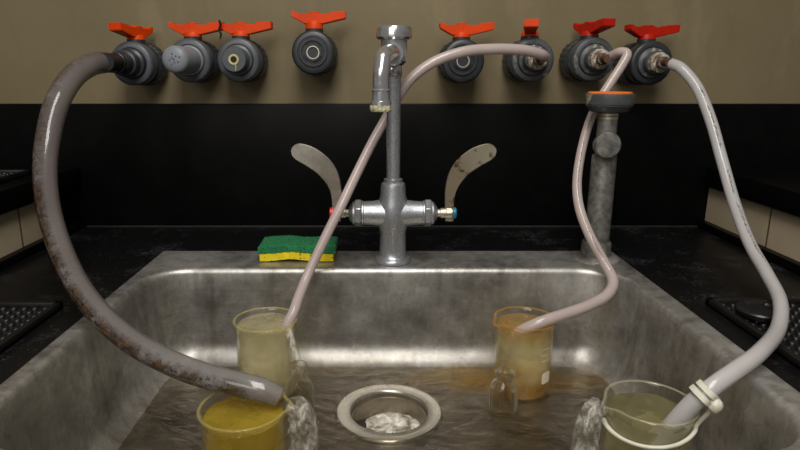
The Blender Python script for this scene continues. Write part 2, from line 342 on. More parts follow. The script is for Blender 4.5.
def obj(name, bm, mat, parent=None, origin=None, smooth=True, sharp=35):
    """Link a bmesh (built in world coordinates) as one mesh object; origin = where its own origin sits."""
    if smooth:
        for f in bm.faces: f.smooth = True
        ang = math.radians(sharp)
        for e in bm.edges:
            if len(e.link_faces) == 2 and e.calc_face_angle(0) > ang: e.smooth = False
    off = Vector(origin) if origin is not None else Vector((0, 0, 0))
    base = wloc(parent) if parent else Vector((0, 0, 0))
    if origin is None and parent: off = base
    bmesh.ops.translate(bm, verts=bm.verts, vec=-off)
    me = bpy.data.meshes.new(name); bm.to_mesh(me); bm.free()
    o = bpy.data.objects.new(name, me)
    mats = mat if isinstance(mat, (list, tuple)) else [mat]
    for m in mats: me.materials.append(m)
    C.objects.link(o)
    o.location = off - base
    if parent: o.parent = parent
    return o

def tag(o, label, cat, group=None, kind=None):
    o['label'] = label; o['category'] = cat
    if group: o['group'] = group
    if kind: o['kind'] = kind
    return o

def thing(name, label, cat, loc, group=None):
    o = bpy.data.objects.new(name, None); o.empty_display_size = 0.02
    C.objects.link(o); o.location = loc
    return tag(o, label, cat, group)

def bridge(bm, loops, closed=True, mi=0):
    fs = []
    for a, b in zip(loops, loops[1:]):
        n = len(a)
        for i in range(n if closed else n - 1):
            j = (i + 1) % n
            try:
                f = bm.faces.new((a[i], a[j], b[j], b[i])); f.material_index = mi; fs.append(f)
            except ValueError: pass
    return fs

def ring(bm, o, ax, r, n=32, ref=None, rfun=None):
    ax = Vector(ax).normalized()
    ref = Vector(ref) if ref else (Vector((0, 0, 1)) if abs(ax.z) < 0.9 else Vector((1, 0, 0)))
    u = (ref - ax * ref.dot(ax)).normalized(); w = ax.cross(u)
    out = []
    for i in range(n):
        a = 2 * PI * i / n; rr = r * (rfun(i, a) if rfun else 1)
        out.append(bm.verts.new(Vector(o) + (u * math.cos(a) + w * math.sin(a)) * rr))
    return out

def lathe(bm, o, ax, prof, n=32, cap0=True, cap1=True, rfun=None, mi=0):
    """prof: list of (distance along axis, radius)."""
    o = Vector(o); ax = Vector(ax).normalized()
    loops = [ring(bm, o + ax * d, ax, max(r, 1e-5), n, None, rfun if (len(p) == 3 if False else rfun) else None) for p in prof for d, r in [p]]
    bridge(bm, loops, mi=mi)
    if cap0:
        f = bm.faces.new(list(reversed(loops[0]))); f.material_index = mi
    if cap1:
        f = bm.faces.new(loops[-1]); f.material_index = mi
    return loops

def fixn(bm):
    bmesh.ops.recalc_face_normals(bm, faces=bm.faces); return bm

def box(bm, x0, x1, y0, y1, z0, z1, bev=0.0, mi=0):
    r = bmesh.ops.create_cube(bm, size=1.0)
    vs = r['verts']
    for v in vs:
        v.co = Vector((x0 + (v.co.x + .5) * (x1 - x0), y0 + (v.co.y + .5) * (y1 - y0), z0 + (v.co.z + .5) * (z1 - z0)))
    fs = {f for v in vs for f in v.link_faces}
    for f in fs: f.material_index = mi
    if bev:
        es = {e for v in vs for e in v.link_edges}
        bmesh.ops.bevel(bm, geom=list(es), offset=bev, segments=2, affect='EDGES', profile=0.5)
    return vs

def catmull(pts, per=10):
    out = []
    P = [Vector(p) for p in pts]
    P = [P[0] * 2 - P[1]] + P + [P[-1] * 2 - P[-2]]
    for i in range(1, len(P) - 2):
        a, b, c, d = P[i - 1], P[i], P[i + 1], P[i + 2]
        for k in range(per):
            s = k / per
            out.append(0.5 * ((2 * b) + (c - a) * s + (2 * a - 5 * b + 4 * c - d) * s * s + (3 * b - a - 3 * c + d) * s ** 3))
    out.append(P[-2]); return out

def sweep(bm, path, radii, n=24, cap=True, hollow_end=0.0, hollow_mi=0, wob=None, start_cap=True):
    """tube along path with UVs: U around (0 = towards the front of the bench), V along."""
    uvl = bm.loops.layers.uv.verify()
    if not isinstance(radii, (list, tuple)): radii = [radii] * len(path)
    if len(radii) != len(path):
        m = len(radii) - 1
        radii = [radii[min(int(i / (len(path) - 1) * m), m - 1)] * (1 - (i / (len(path) - 1) * m - min(int(i / (len(path) - 1) * m), m - 1))) +
                 radii[min(int(i / (len(path) - 1) * m), m - 1) + 1] * (i / (len(path) - 1) * m - min(int(i / (len(path) - 1) * m), m - 1)) for i in range(len(path))]
    loops = []; prev = None
    for i, p in enumerate(path):
        t_ = (path[min(i + 1, len(path) - 1)] - path[max(i - 1, 0)]).normalized()
        ref = Vector((0, -0.92, 0.38))
        u = ref - t_ * ref.dot(t_)
        if prev is not None:
            pu = prev - t_ * prev.dot(t_)
            w8 = min(1.0, u.length * 1.6)
            u = (u.normalized() * w8 * 0.5 + pu.normalized() * (1 - w8 * 0.5))
            u = u - t_ * u.dot(t_)
        u.normalize(); prev = u; w = t_.cross(u)
        r = radii[i]
        loops.append([bm.verts.new(p + (u * math.cos(2 * PI * k / n) + w * math.sin(2 * PI * k / n)) * (r * (wob(i, k) if wob else 1))) for k in range(n)])
    L = len(loops) - 1
    for i in range(L):
        for k in range(n):
            j = (k + 1) % n
            f = bm.faces.new((loops[i][k], loops[i][j], loops[i + 1][j], loops[i + 1][k]))
            for lp, (uu, vv) in zip(f.loops, ((k / n, i / L), ((k + 1) / n, i / L), ((k + 1) / n, (i + 1) / L), (k / n, (i + 1) / L))):
                lp[uvl].uv = (uu, vv)
    if start_cap: bm.faces.new(list(reversed(loops[0])))
    if hollow_end:
        t_ = (path[-1] - path[-2]).normalized(); c = path[-1]
        inner = [bm.verts.new(c + (v.co - c) * hollow_end) for v in loops[-1]]
        deep = [bm.verts.new(v.co - t_ * radii[-1] * 1.6) for v in inner]
        bridge(bm, [loops[-1], inner]); bridge(bm, [inner, deep], mi=hollow_mi)
        f = bm.faces.new(deep); f.material_index = hollow_mi
    elif cap: bm.faces.new(loops[-1])
    return loops

def rrect(x0, x1, y0, y1, r, n=10):
    pts = []
    for (cx, cy, a0) in ((x1 - r, y1 - r, 0), (x0 + r, y1 - r, 90), (x0 + r, y0 + r, 180), (x1 - r, y0 + r, 270)):
        for k in range(n + 1):
            a = math.radians(a0 + 90 * k / n)
            pts.append((cx + r * math.cos(a), cy + r * math.sin(a)))
    return pts

# ------------------------------------------------------------------ the setting
YS, YW = 0.945, 0.963           # splash face, painted wall
bm = bmesh.new(); box(bm, -1.6, 1.6, YW, YW + 0.05, -0.05, 1.35)
o = obj('wall_back', bm, M['wall']); o['kind'] = 'structure'
bm = bmesh.new(); box(bm, -1.6, 1.6, YS, YW - 0.0005, -0.03, 0.196, 0.0015)
tag(obj('backsplash', bm, M['splash'], origin=(0, YS, 0)), 'tall black epoxy backsplash panel behind the faucet, below the tan wall', 'backsplash')
XL, XR = -0.484, 0.529
SX0, SX1, SY0, SY1 = -0.2965, 0.3227, 0.30, 0.795       # sink flange
bm = bmesh.new()
h = 0.004
for (x0, x1, y0, y1) in ((XL, SX0 + h, 0.20, YS), (SX1 - h, XR, 0.20, YS), (SX0 + h, SX1 - h, 0.20, SY0 + h), (SX0 + h, SX1 - h, SY1 - h, YS)):
    box(bm, x0, x1, y0, y1, -0.03, 0.0)
# low upstand along both side walls and the sealant line at the back
counter = tag(obj('countertop', bm, M['counter'], origin=(0, 0.57, 0)), 'black epoxy lab countertop with whitish dust around the steel sink', 'countertop')
for x0, x1 in ((XL, XL + 0.012), (XR - 0.012, XR)):
    bm = bmesh.new(); box(bm, x0, x1, 0.20, YS - 0.0005, 0.0, 0.012, 0.001); obj('upstand', bm, M['splash'], counter)
bm = bmesh.new(); box(bm, XL, XR, YS - 0.0025, YS - 0.0002, 0.0, 0.0025, 0.0005)
o = obj('joint_seal', bm, plastic('grey_sealant', rgb(48, 45, 40), 0.6, 0.4, 40), counter)
for side, x0, x1, yb in (('left', XL - 0.03, XL, 0.85), ('right', XR, XR + 0.03, YS - 0.0005)):
    bm = bmesh.new(); box(bm, x0, x1, 0.10, yb, -0.03, 0.068)
    o = obj('wall_' + side, bm, M['tile']); o['kind'] = 'structure'
for side, x0, x1 in (('left', -1.15, XL + 0.012), ('right', XR - 0.010, 1.2)):
    bm = bmesh.new(); box(bm, x0, x1, 0.10, YS - 0.0005, 0.0685, 0.0985, 0.002)
    sh = tag(obj('ledge_shelf', bm, M['splash'], origin=((x0 + x1) / 2, 0.5, 0.0685)),
        'black raised ledge above the tan tiles on the %s side of the sink' % side, 'shelf')
    if side == 'left':
        bm = bmesh.new(); box(bm, XL - 0.03, XL + 0.004, 0.8505, YS - 0.0005, 0.0125, 0.068, 0.001)
        obj('end_panel', bm, M['splash'], sh)

# ------------------------------------------------------------------ sink
ZF = -0.120
IX0, IX1, IY0, IY1 = -0.278, 0.297, 0.345, 0.714
DRAIN = at_z(389, 413, ZF)
sink = thing('sink', 'worn stainless steel sink basin sunk into the black countertop', 'sink', (0.01, 0.55, 0))
bm = bmesh.new()
NC = 12
def rl(x0, x1, y0, y1, r, z):
    return [bm.verts.new((x, y, z)) for x, y in rrect(x0, x1, y0, y1, r, NC)]
def ins(d, z, R=0.052):
    return rl(IX0 + d, IX1 - d, IY0 + d, IY1 - d, max(R - d, 0.006), z)
loops = [rl(SX0, SX1, SY0, SY1, 0.004, 0.0005), rl(SX0 + 0.0005, SX1 - 0.0005, SY0 + 0.0005, SY1 - 0.0005, 0.004, 0.0032),
         rl(SX0 + 0.002, SX1 - 0.002, SY0 + 0.002, SY1 - 0.002, 0.004, 0.0042), rl(SX0 + 0.004, SX1 - 0.004, SY0 + 0.004, SY1 - 0.004, 0.006, 0.0040),
         ins(-0.0100, 0.0036), ins(-0.0085, 0.0036)]
rb = 0.007
for k in range(1, 7):                     # rolled edge into the basin
    a = PI / 2 * k / 6
    loops.append(ins(-0.0085 + rb * math.sin(a), 0.0036 - rb * (1 - math.cos(a))))
dr = 0.008
for k in range(1, 7):                     # slightly drafted wall
    s = k / 6
    loops.append(ins(-0.0015 + dr * s, -0.0034 + (ZF + 0.032 + 0.0034) * s))
rf, rfy = 0.032, 0.036
for k in range(1, 11):                    # cove at the floor
    a = PI / 2 * k / 10
    dx_, dy_ = -0.0015 + dr + rf * (1 - math.cos(a)), -0.0015 + dr + rfy * (1 - math.cos(a))
    loops.append(rl(IX0 + dx_, IX1 - dx_, IY0 + dy_, IY1 - dy_, max(0.052 - dx_, 0.02), ZF + 0.032 - rf * math.sin(a)))
n = len(loops[0])
for rr, in ((0.11,), (0.0625,), (0.0585,)):
    loops.append([bm.verts.new((DRAIN.x + rr * math.cos(2 * PI * (i + .5) / n), DRAIN.y + rr * math.sin(2 * PI * (i + .5) / n), ZF - (0.0006 if rr < 0.06 else 0))) for i in range(n)])
bridge(bm, loops)
fixn(bm)
obj('basin', bm, M['sink'], sink, sharp=60)
# drain
bm = bmesh.new()
prof = [(-0.0006, 0.0590), (0.0012, 0.0585), (0.0034, 0.0572), (0.0038, 0.0562), (0.0026, 0.0535), (0.0030, 0.0450), (0.0034, 0.0430), (0.0026, 0.0420), (0.0005, 0.0414), (-0.0006, 0.0412)]
lathe(bm, DRAIN, (0, 0, 1), prof, 64, False, False)
fixn(bm)
for f in bm.faces: f.normal_flip() if f.normal.z < -0.9 else None
dr_o = obj('drain_flange', bm, M['drain'], sink, sharp=50)
bm = bmesh.new(); lathe(bm, DRAIN, (0, 0, 1), [(0.0, 0.0412), (-0.004, 0.0408), (-0.0045, 0.0395), (-0.022, 0.0388), (-0.034, 0.0370), (-0.036, 0.034)], 64, False, True)
fixn(bm)
obj('drain_cup', bm, M['cup'], dr_o, sharp=50)
bm = bmesh.new()
lathe(bm, DRAIN + Vector((0, 0, -0.0345)), (0, 0, 1), [(0, 0.037), (0.003, 0.036), (0.0045, 0.02), (0.009, 0.006), (0.012, 0.004)], 40)
for k in range(10):
    a = 2 * PI * k / 10; c = DRAIN + Vector((0.028 * math.cos(a), 0.028 * math.sin(a), -0.031))
    lathe(bm, c, (0, 0, 1), [(0, 0.0035), (0.0016, 0.0030)], 10)
obj('strainer', fixn(bm), M['chrome'], dr_o)
# standing water on the floor and swirling water in the drain
bm = bmesh.new()
zw = ZF + 0.0036
d0 = -0.0015 + dr + rf - math.sqrt(rf * rf - (rf - 0.0036) ** 2)
o_ = [bm.verts.new((x, y, zw)) for x, y in rrect(IX0 + d0, IX1 - d0, IY0 + d0, IY1 - d0, 0.045, NC)]
mid = [bm.verts.new((DRAIN.x + 0.075 * math.cos(2 * PI * (i + .5) / n), DRAIN.y + 0.075 * math.sin(2 * PI * (i + .5) / n), zw)) for i in range(n)]
inn = [bm.verts.new((DRAIN.x + 0.057 * math.cos(2 * PI * (i + .5) / n), DRAIN.y + 0.057 * math.sin(2 * PI * (i + .5) / n), ZF + 0.0036)) for i in range(n)]
bridge(bm, [o_, mid, inn]); fixn(bm)
for f in bm.faces:
    if f.normal.z < 0: f.normal_flip()
tag(obj('water', bm, M['sink_water'], origin=(0, 0.5, zw)), 'thin brownish rippled water spread over the sink floor', 'water', kind='stuff')
bm = bmesh.new()
DRAIN_PATCH = at_z(393, 423, ZF - 0.024)
r0 = bmesh.ops.create_icosphere(bm, subdivisions=4, radius=1.0)
for v in bm.verts:
    p = v.co.copy(); d = 1 + 0.14 * mnoise.noise(p * 2.1) + 0.03 * mnoise.noise(p * 6.3)
    v.co = DRAIN_PATCH + Vector((p.x * 0.031 * d, p.y * 0.022 * d, max(p.z, -0.6) * 0.0030 * d * (1 + 0.8 * mnoise.noise(Vector((p.x * 4, p.y * 4, 9))))))
tag(obj('drain_water', bm, M['drain_glint'], origin=DRAIN + Vector((0, 0, -0.04))), 'glossy water in the round sink drain with white highlights painted on', 'water', kind='stuff')

# ------------------------------------------------------------------ pipe valves along the wall
VG = 'grey pipe valves with coloured handles in a row on the wall'
AX = Vector((0, -1, 0))
HANDLE = [(-32, 30), (-26, 29.6), (-24, 26.5), (-9, 26), (-8, 28), (8, 28), (9, 26), (22, 25.6), (26, 29), (46, 30.5), (46, 18.5), (14, 10), (-14, 10), (-31.5, 21)]
def knurl(n_rib):
    def f(i, a): return 1.0 - 0.035 * (1 if math.cos(a * n_rib) > 0.1 else 0)
    return f
def valve(px, py, label, rot=0.0, hmat='orange', end='open', body='pvc', name='pipe_valve', scale=1.0, rise=0.0):
    YF = 0.886
    c = at(px, py, YF)
    root = thing(name, label, 'valve', (c.x, YW, c.z), VG)
    o0 = Vector((c.x, YW, c.z))
    R = 0.0305 * scale
    L = YW - YF                                            # wall to the front face of the front nut
    # body: pipe stub, ball housing and the boss that carries the stem
    bm = bmesh.new()
    lathe(bm, o0, AX, [(0.0, 0.021), (0.006, 0.021), (0.0065, 0.0245), (L - 0.024, 0.0245), (L - 0.023, 0.022), (L - 0.001, 0.022)], 40)
    yh = YW - 0.050
    lathe(bm, Vector((c.x, yh, c.z)), (0, 0, 1), [(0.0, 0.013), (R + 0.003, 0.013), (R + 0.006, 0.010)], 24)
    obj('body', fixn(bm), M['pvc_dark'], root)
    # union nuts
    for a0, a1, rib in ((0.012, 0.036, 22), (L - 0.024, L, 0)):
        bm = bmesh.new()
        rr = R if rib == 0 else R * 1.02
        if rib:
            lathe(bm, o0, AX, [(a0, rr * .9), (a0, rr), (a1 - .002, rr), (a1, rr * .93), (a1, rr * .80)], 88, True, True, knurl(rib))
        else:
            lathe(bm, o0, AX, [(a0, rr * .86), (a0, rr * .97), (a0 + .003, rr), (a1 - .0035, rr), (a1 - .001, rr * .955), (a1, rr * .90), (a1, rr * .735)], 64, True, False)
            lathe(bm, o0, AX, [(a1, rr * .735), (a1 - 0.004, rr * .72), (a1 - 0.0042, rr * .5)], 64, False, True)
        nut = obj('union_nut', fixn(bm), M[body if not rib else 'pvc_dark'], root)
    # handle
    bm = bmesh.new()
    zb = c.z + R - 0.0025 + rise
    def prism(poly, half, bev):
        lo = [bm.verts.new((x / 1000 * scale, -half(x), z / 1000 * scale * 0.86)) for x, z in poly]
        hi = [bm.verts.new((x / 1000 * scale, half(x), z / 1000 * scale * 0.86)) for x, z in poly]
        bridge(bm, [lo, hi]); bm.faces.new(lo); bm.faces.new(list(reversed(hi)))
    prism(HANDLE, lambda x: 0.0058 + 0.0042 * min(1, abs(x) / 40) + 0.003 * max(0, 1 - abs(x) / 14) , 0)
    fixn(bm)
    bmesh.ops.bevel(bm, geom=[e for e in bm.edges if e.calc_face_angle(0) > 0.6], offset=0.0009, segments=2, affect='EDGES')
    lathe(bm, (0, 0, 0), (0, 0, 1), [(0, 0.0125), (0.0085, 0.0125), (0.012, 0.011)], 28)
    lathe(bm, (0, 0, 0.0162), (0, 0, 1), [(0, 0.008), (0.0085, 0.008), (0.0092, 0.007)], 20)
    bmesh.ops.rotate(bm, verts=bm.verts, cent=(0, 0, 0), matrix=Matrix.Rotation(rot, 3, 'Z'))
    bmesh.ops.translate(bm, verts=bm.verts, vec=(c.x, yh, zb))
    obj('handle', bm, M[hmat], root)
    # what is screwed into the end
    f0 = Vector((c.x, YF, c.z))
    if end == 'open':
        bm = bmesh.new()
        lathe(bm, f0, AX, [(-0.006, 0.0205), (0.0005, 0.0205), (0.0015, 0.0195), (0.0015, 0.0165), (-0.001, 0.0160), (-0.001, 0.0120), (0.0022, 0.0118), (0.0022, 0.0100)], 48, True, False)
        e = obj('end_connector', fixn(bm), M['pvc_dark'], root)
        bm = bmesh.new(); lathe(bm, f0, AX, [(0.0022, 0.0100), (-0.012, 0.0092), (-0.014, 0.004)], 40, False, True)
        obj('bore', fixn(bm), M['bore'], e)
        bm = bmesh.new(); lathe(bm, f0, AX, [(0.0005, 0.0097), (0.0018, 0.0092), (0.0018, 0.0078), (-0.006, 0.0074)], 40, False, False)
        obj('thread', fixn(bm), M['nickel'], e)
    elif end == 'cap':
        bm = bmesh.new()
        lathe(bm, f0, AX, [(-0.004, 0.0215), (0.003, 0.0205), (0.004, 0.0188), (0.058, 0.0180), (0.062, 0.0168), (0.0645, 0.0142), (0.066, 0.009)], 48)
        e = obj('end_cap', fixn(bm), M['plug'], root)
        bm = bmesh.new(); 
        for k in range(9):
            a = 2.4 * k; q = Vector((0.0085 * math.sqrt(k / 9) * math.cos(a), 0, 0.0085 * math.sqrt(k / 9) * math.sin(a)))
            lathe(bm, f0 + Vector((0, -0.0655, 0)) + q, AX, [(0, 0.0014), (0.0009, 0.0011)], 8)
        obj('moulded_mark', fixn(bm), M['pvc'], e)
    elif end == 'plug':
        bm = bmesh.new()
        lathe(bm, f0, AX, [(-0.004, 0.0215), (0.004, 0.0205), (0.005, 0.0178), (0.024, 0.0174), (0.026, 0.016), (0.026, 0.0065)], 48, True, False)
        e = obj('end_plug', fixn(bm), M['pvc'], root)
        bm = bmesh.new(); lathe(bm, f0, AX, [(0.0255, 0.0075), (0.0275, 0.0070), (0.0275, 0.0045), (0.010, 0.0042), (0.009, 0.002)], 32, False, True)
        obj('sealed_hole', fixn(bm), [M['cream']], e)
        bm = bmesh.new(); lathe(bm, f0, AX, [(0.0150, 0.0044), (0.0262, 0.0043)], 24)
        obj('bore', fixn(bm), M['bore'], e)
        bm = bmesh.new(); sweep(bm, [f0 + Vector((0.002, -0.0265, -0.006)), f0 + Vector((0.0025, -0.0268, -0.010)), f0 + Vector((0.002, -0.0265, -0.0155))], [0.0012, 0.0010, 0.0006], 8)
        obj('sealant_drip', fixn(bm), M['cream'], e)
    elif end == 'adapter':
        bm = bmesh.new()
        lathe(bm, f0, AX, [(-0.004, 0.0215), (0.006, 0.0208), (0.008, 0.0172), (0.022, 0.0165), (0.023, 0.0178), (0.027, 0.0178), (0.028, 0.0150), (0.046, 0.0140)], 40)
        e = obj('threaded_adapter', fixn(bm), M['pvc_dark'], root)
        bm = bmesh.new(); lathe(bm, f0, AX, [(0.044, 0.0135), (0.052, 0.0135), (0.053, 0.0122), (0.084, 0.0115)], 32)
        obj('hose_nozzle', fixn(bm), M['rubber'], e)
    elif end == 'barb':
        bm = bmesh.new()
        lathe(bm, f0, AX, [(-0.004, 0.0215), (0.004, 0.0208), (0.006, 0.0165), (0.016, 0.0160), (0.018, 0.0150)], 40)
        e = obj('threaded_adapter', fixn(bm), M['pvc_crusty'], root)
        bm = bmesh.new()
        lathe(bm, f0, AX, [(0.017, 0.0140), (0.026, 0.0136), (0.027, 0.0115)], 6 if False else 28, rfun=lambda i, a: 1 + 0.06 * math.sin(i * 2.7) * math.cos(i * 1.3))
        obj('brass_nut', fixn(bm), M['barb'], e)
        bm = bmesh.new(); lathe(bm, f0, AX, [(0.026, 0.0066), (0.031, 0.0080), (0.033, 0.0062), (0.038, 0.0078), (0.040, 0.0058), (0.052, 0.0054)], 24)
        obj('hose_barb', fixn(bm), M['rust'], e)
    return root
R_ = math.radians
valve(131, 63.5, 'valve with orange-red handle turned endways, feeding the brown-stained hose at far left', R_(-104), 'orange', 'adapter')
valve(189, 60.5, 'orange-handled wall valve closed with a blank light grey protruding cap', 0, 'orange', 'cap')
valve(238, 60, 'orange-handled wall valve plugged with a small yellow-ringed hole', 0, 'orange', 'plug')
valve(313, 52.5, 'highest orange-handled wall valve with an open unplugged end, left of the faucet', 0, 'orange', 'open', 'pvc_dark', rise=0.004)
valve(463, 61, 'open-ended dark wall valve with orange handle, just right of the faucet', 0, 'orange', 'open', 'pvc_dark')
valve(533, 60, 'wall valve with handle seen end-on, feeding the tube that crosses behind the faucet', R_(-102), 'orange', 'barb', 'pvc_crusty')
valve(594, 59.5, 'limescaled wall valve with a twisted orange handle painted in shaded red above the orange-topped standpipe', R_(-76), 'red', 'barb', 'pvc_crusty')
valve(652, 63, 'rightmost wall valve with orange handle painted in shaded red, feeding the thick white tube', R_(10), 'red', 'barb', 'pvc_dark')
# little black tie hanging from a handle
bm = bmesh.new()
sweep(bm, catmull([at(219, 20, 0.895), at(220.5, 25, 0.897), at(219, 30, 0.898), at(221, 34, 0.899), at(220, 39, 0.90)], 6), [0.0014, 0.0018, 0.0012, 0.0016, 0.0010], 8)
tag(obj('string', bm, M['cord'], origin=at(219, 20, 0.895)), 'short black string hanging between two orange valve handles', 'string')

# ------------------------------------------------------------------ faucet
FX, FY = at(393, 213, 0.747).x, 0.747
fz = lambda py, Y=FY: at(393, py, Y).z
faucet = thing('faucet', 'grey metal two-handle lab faucet standing on the rear sink ledge', 'faucet', (FX, FY, 0.004))
zc, zt = fz(213), fz(182)
bm = bmesh.new()
lathe(bm, (FX, FY, 0.0), (0, 0, 1), [(0.0040, 0.0228), (0.0050, 0.0236), (0.0078, 0.0236), (0.0100, 0.0222), (0.0112, 0.0190), (0.0135, 0.0174), (0.020, 0.0168), (zc - 0.024, 0.0166), (zc - 0.016, 0.0190), (zc, 0.0205), (zc + 0.014, 0.0186), (zc + 0.024, 0.0160), (zt - 0.006, 0.0157), (zt - 0.002, 0.0148), (zt, 0.0125)], 48)
for s in (-1, 1):
    lathe(bm, (FX, FY, zc), (s, 0, 0), [(0.004, 0.0185), (0.018, 0.0168), (0.026, 0.0156), (0.037, 0.0150), (0.038, 0.0158), (0.0395, 0.0158)], 40)
obj('valve_body', fixn(bm), M['satin'], faucet)
bm = bmesh.new()
lathe(bm, (FX, FY, 0), (0, 0, 1), [(zt - 0.003, 0.0118), (zt + 0.004, 0.0118), (zt + 0.005, 0.0086), (0.246, 0.0086)], 32)
obj('riser', fixn(bm), M['satin'], faucet)
bm = bmesh.new()
z76, z26 = fz(76), fz(26)
lathe(bm, (FX, FY, 0), (0, 0, 1), [(z76 - 0.001, 0.0098), (z76 + 0.001, 0.0104), (z76 + 0.012, 0.0104), (z76 + 0.013, 0.0126), (z76 + 0.017, 0.0155), (z26 - 0.016, 0.0158), (z26 - 0.0155, 0.0195), (z26 - 0.013, 0.0214), (z26 - 0.004, 0.0214), (z26 - 0.0012, 0.0205), (z26, 0.0175), (z26 - 0.001, 0.012)], 48)
lathe(bm, (FX, FY, z76 + 0.007), (0, -1, 0), [(0, 0.006), (0.0125, 0.0055), (0.0135, 0.004)], 16)
obj('vacuum_breaker', fixn(bm), M['chrome'], faucet)
sp = catmull([Vector((FX - 0.001, FY - 0.005, 0.262)), Vector((FX - 0.003, FY - 0.026, 0.2635)), Vector((FX - 0.0085, FY - 0.050, 0.2625)), Vector((FX - 0.0135, FY - 0.067, 0.2565)),
              Vector((FX - 0.0155, FY - 0.0735, 0.243)), Vector((FX - 0.0160, FY - 0.0745, 0.231)), Vector((FX - 0.0160, FY - 0.0745, 0.2235))], 8)
bm = bmesh.new()
sweep(bm, sp, [0.0105, 0.0100, 0.0096, 0.0092, 0.0090, 0.0090], 28)
lathe(bm, (FX - 0.001, FY - 0.012, 0.262), (0, -1, 0.02), [(0, 0.013), (0.012, 0.0128), (0.014, 0.0108)], 32)
so = obj('spout', fixn(bm), M['chrome'], faucet)
tip = sp[-1]
bm = bmesh.new()
lathe(bm, tip, (0, 0, -1), [(-0.001, 0.0092), (0, 0.0102), (0.0014, 0.0102), (0.002, 0.0094), (0.012, 0.0100), (0.0125, 0.0112), (0.017, 0.0116)], 32)
ae = obj('aerator', fixn(bm), M['chrome'], so)
bm = bmesh.new()
lathe(bm, tip, (0, 0, -1), [(0.0168, 0.0112), (0.017, 0.0119), (0.0215, 0.0121), (0.0235, 0.0108), (0.0235, 0.007), (0.019, 0.006)], 40, rfun=lambda i, a: 1 + 0.035 * math.sin(i * 1.9) + 0.02 * math.sin(i * 4.1))
obj('scale_ring', fixn(bm), M['crust'], ae)
for s in (-1, 1):
    bm = bmesh.new()
    lathe(bm, (FX, FY, zc), (s, 0, 0), [(0.0395, 0.0160), (0.041, 0.0176), (0.0475, 0.0176), (0.049, 0.0166)], 6)
    bmesh.ops.bevel(bm, geom=list(bm.edges), offset=0.0006, segments=1, affect='EDGES')
    lathe(bm, (FX, FY, zc), (s, 0, 0), [(0.047, 0.0150), (0.051, 0.0146), (0.055, 0.0095), (0.0565, 0.007)], 32)
    obj('bonnet_nut', fixn(bm), M['satin'], faucet, sharp=25)
    bm = bmesh.new()
    lathe(bm, (FX, FY, zc), (s, 0, 0), [(0.055, 0.0050), (0.060, 0.0050), (0.0605, 0.0064), (0.070, 0.0066), (0.0705, 0.0056)], 24)
    obj('stem', fixn(bm), M['nickel'], faucet)
    # wrist blade: flat curved paddle
    cl = [(0.0775, -0.0105, 0.0105), (0.0775, 0.0, 0.0108), (0.0770, 0.016, 0.0108), (0.0780, 0.031, 0.0122), (0.0830, 0.047, 0.0152), (0.0925, 0.0615, 0.0178), (0.1060, 0.0725, 0.0186), (0.1190, 0.0790, 0.0168), (0.1265, 0.0818, 0.0120), (0.1300, 0.0828, 0.0030)]
    ctr = catmull([Vector((a, b_, w_)) for a, b_, w_ in cl], 5)
    bm = bmesh.new(); secs = []
    for i, p in enumerate(ctr):
        q0, q1 = ctr[max(i - 1, 0)], ctr[min(i + 1, len(ctr) - 1)]
        d = Vector((q1.x - q0.x, q1.y - q0.y)); d.normalize(); nx, nz = -d.y, d.x
        hw = max(p.z, 0.001) / 2 * (1.05 + 0.28 * min(1, max(0, p.y / 0.05))); lean = -0.10 * max(0, p.y) - (0.14 * max(0, p.y - 0.03))
        th = 0.0036 if p.y < 0.0 else 0.0024
        cup = 0.0010
        row = []
        for (e, yy) in ((-1, 0), (-0.9, -th * 0.7), (0, -th + cup), (0.9, -th * 0.7), (1, 0), (0.9, th * 0.7), (0, th + cup * .2), (-0.9, th * 0.7)):
            row.append(bm.verts.new((FX + s * (p.x - 0.0055 + nx * hw * e), FY + lean + yy, zc + p.y + nz * hw * e)))
        secs.append(row)
    bridge(bm, secs); bm.faces.new(secs[0]); bm.faces.new(secs[-1])
    lathe(bm, (FX, FY, zc), (s, 0, 0), [(0.0675, 0.0066), (0.0682, 0.0070), (0.0750, 0.0070), (0.0756, 0.0062)], 24)
    bl = obj('blade_handle', fixn(bm), M['nickel'] if s < 0 else M['nickel_worn'], faucet, sharp=50)
    bm = bmesh.new(); lathe(bm, (FX, FY, zc), (s, 0, 0), [(0.0752, 0.0066), (0.0757, 0.0074), (0.0798, 0.0074), (0.0808, 0.0060)], 24)
    b_ = obj('index_button', fixn(bm), M['btn_red' if s < 0 else 'btn_blue'], bl)
    b_['label'] = 'red hot-water button' if s < 0 else 'blue cold-water button'

# ------------------------------------------------------------------ standpipe with orange-topped cap
PB = at_z(595, 259, 0.004); PX, PY = PB.x, PB.y
pz = lambda py: at(600, py, PY).z
pipe = thing('standpipe', 'grey metal standpipe with round orange-topped cap at right rear of sink', 'pipe', (PX, PY, 0.004))
bm = bmesh.new(); lathe(bm, (PX, PY, 0), (0, 0, 1), [(0.0040, 0.0300), (0.0060, 0.0300), (0.0085, 0.0270), (0.010, 0.0200)], 48)
obj('base_flange', fixn(bm), M['sink'], pipe)
bm = bmesh.new(); lathe(bm, (PX, PY, 0), (0, 0, 1), [(0.008, 0.0188), (pz(241) - 0.002, 0.0186), (pz(241), 0.0175)], 40)
obj('socket', fixn(bm), M['galv'], pipe)
bm = bmesh.new(); lathe(bm, (PX, PY, 0), (0, 0, 1), [(0.02, 0.0155), (pz(158), 0.0152), (pz(155), 0.0145), (pz(155), 0.0118), (pz(119), 0.0118)], 40)
obj('tube_section', fixn(bm), M['galv'], pipe)
bm = bmesh.new(); lathe(bm, (PX, PY, 0), (0, 0, 1), [(pz(119.5), 0.0112), (pz(119), 0.0124), (pz(116.5), 0.0124), (pz(116), 0.0112), (pz(115.5), 0.0124), (pz(112), 0.0124), (pz(111), 0.0112)], 32)
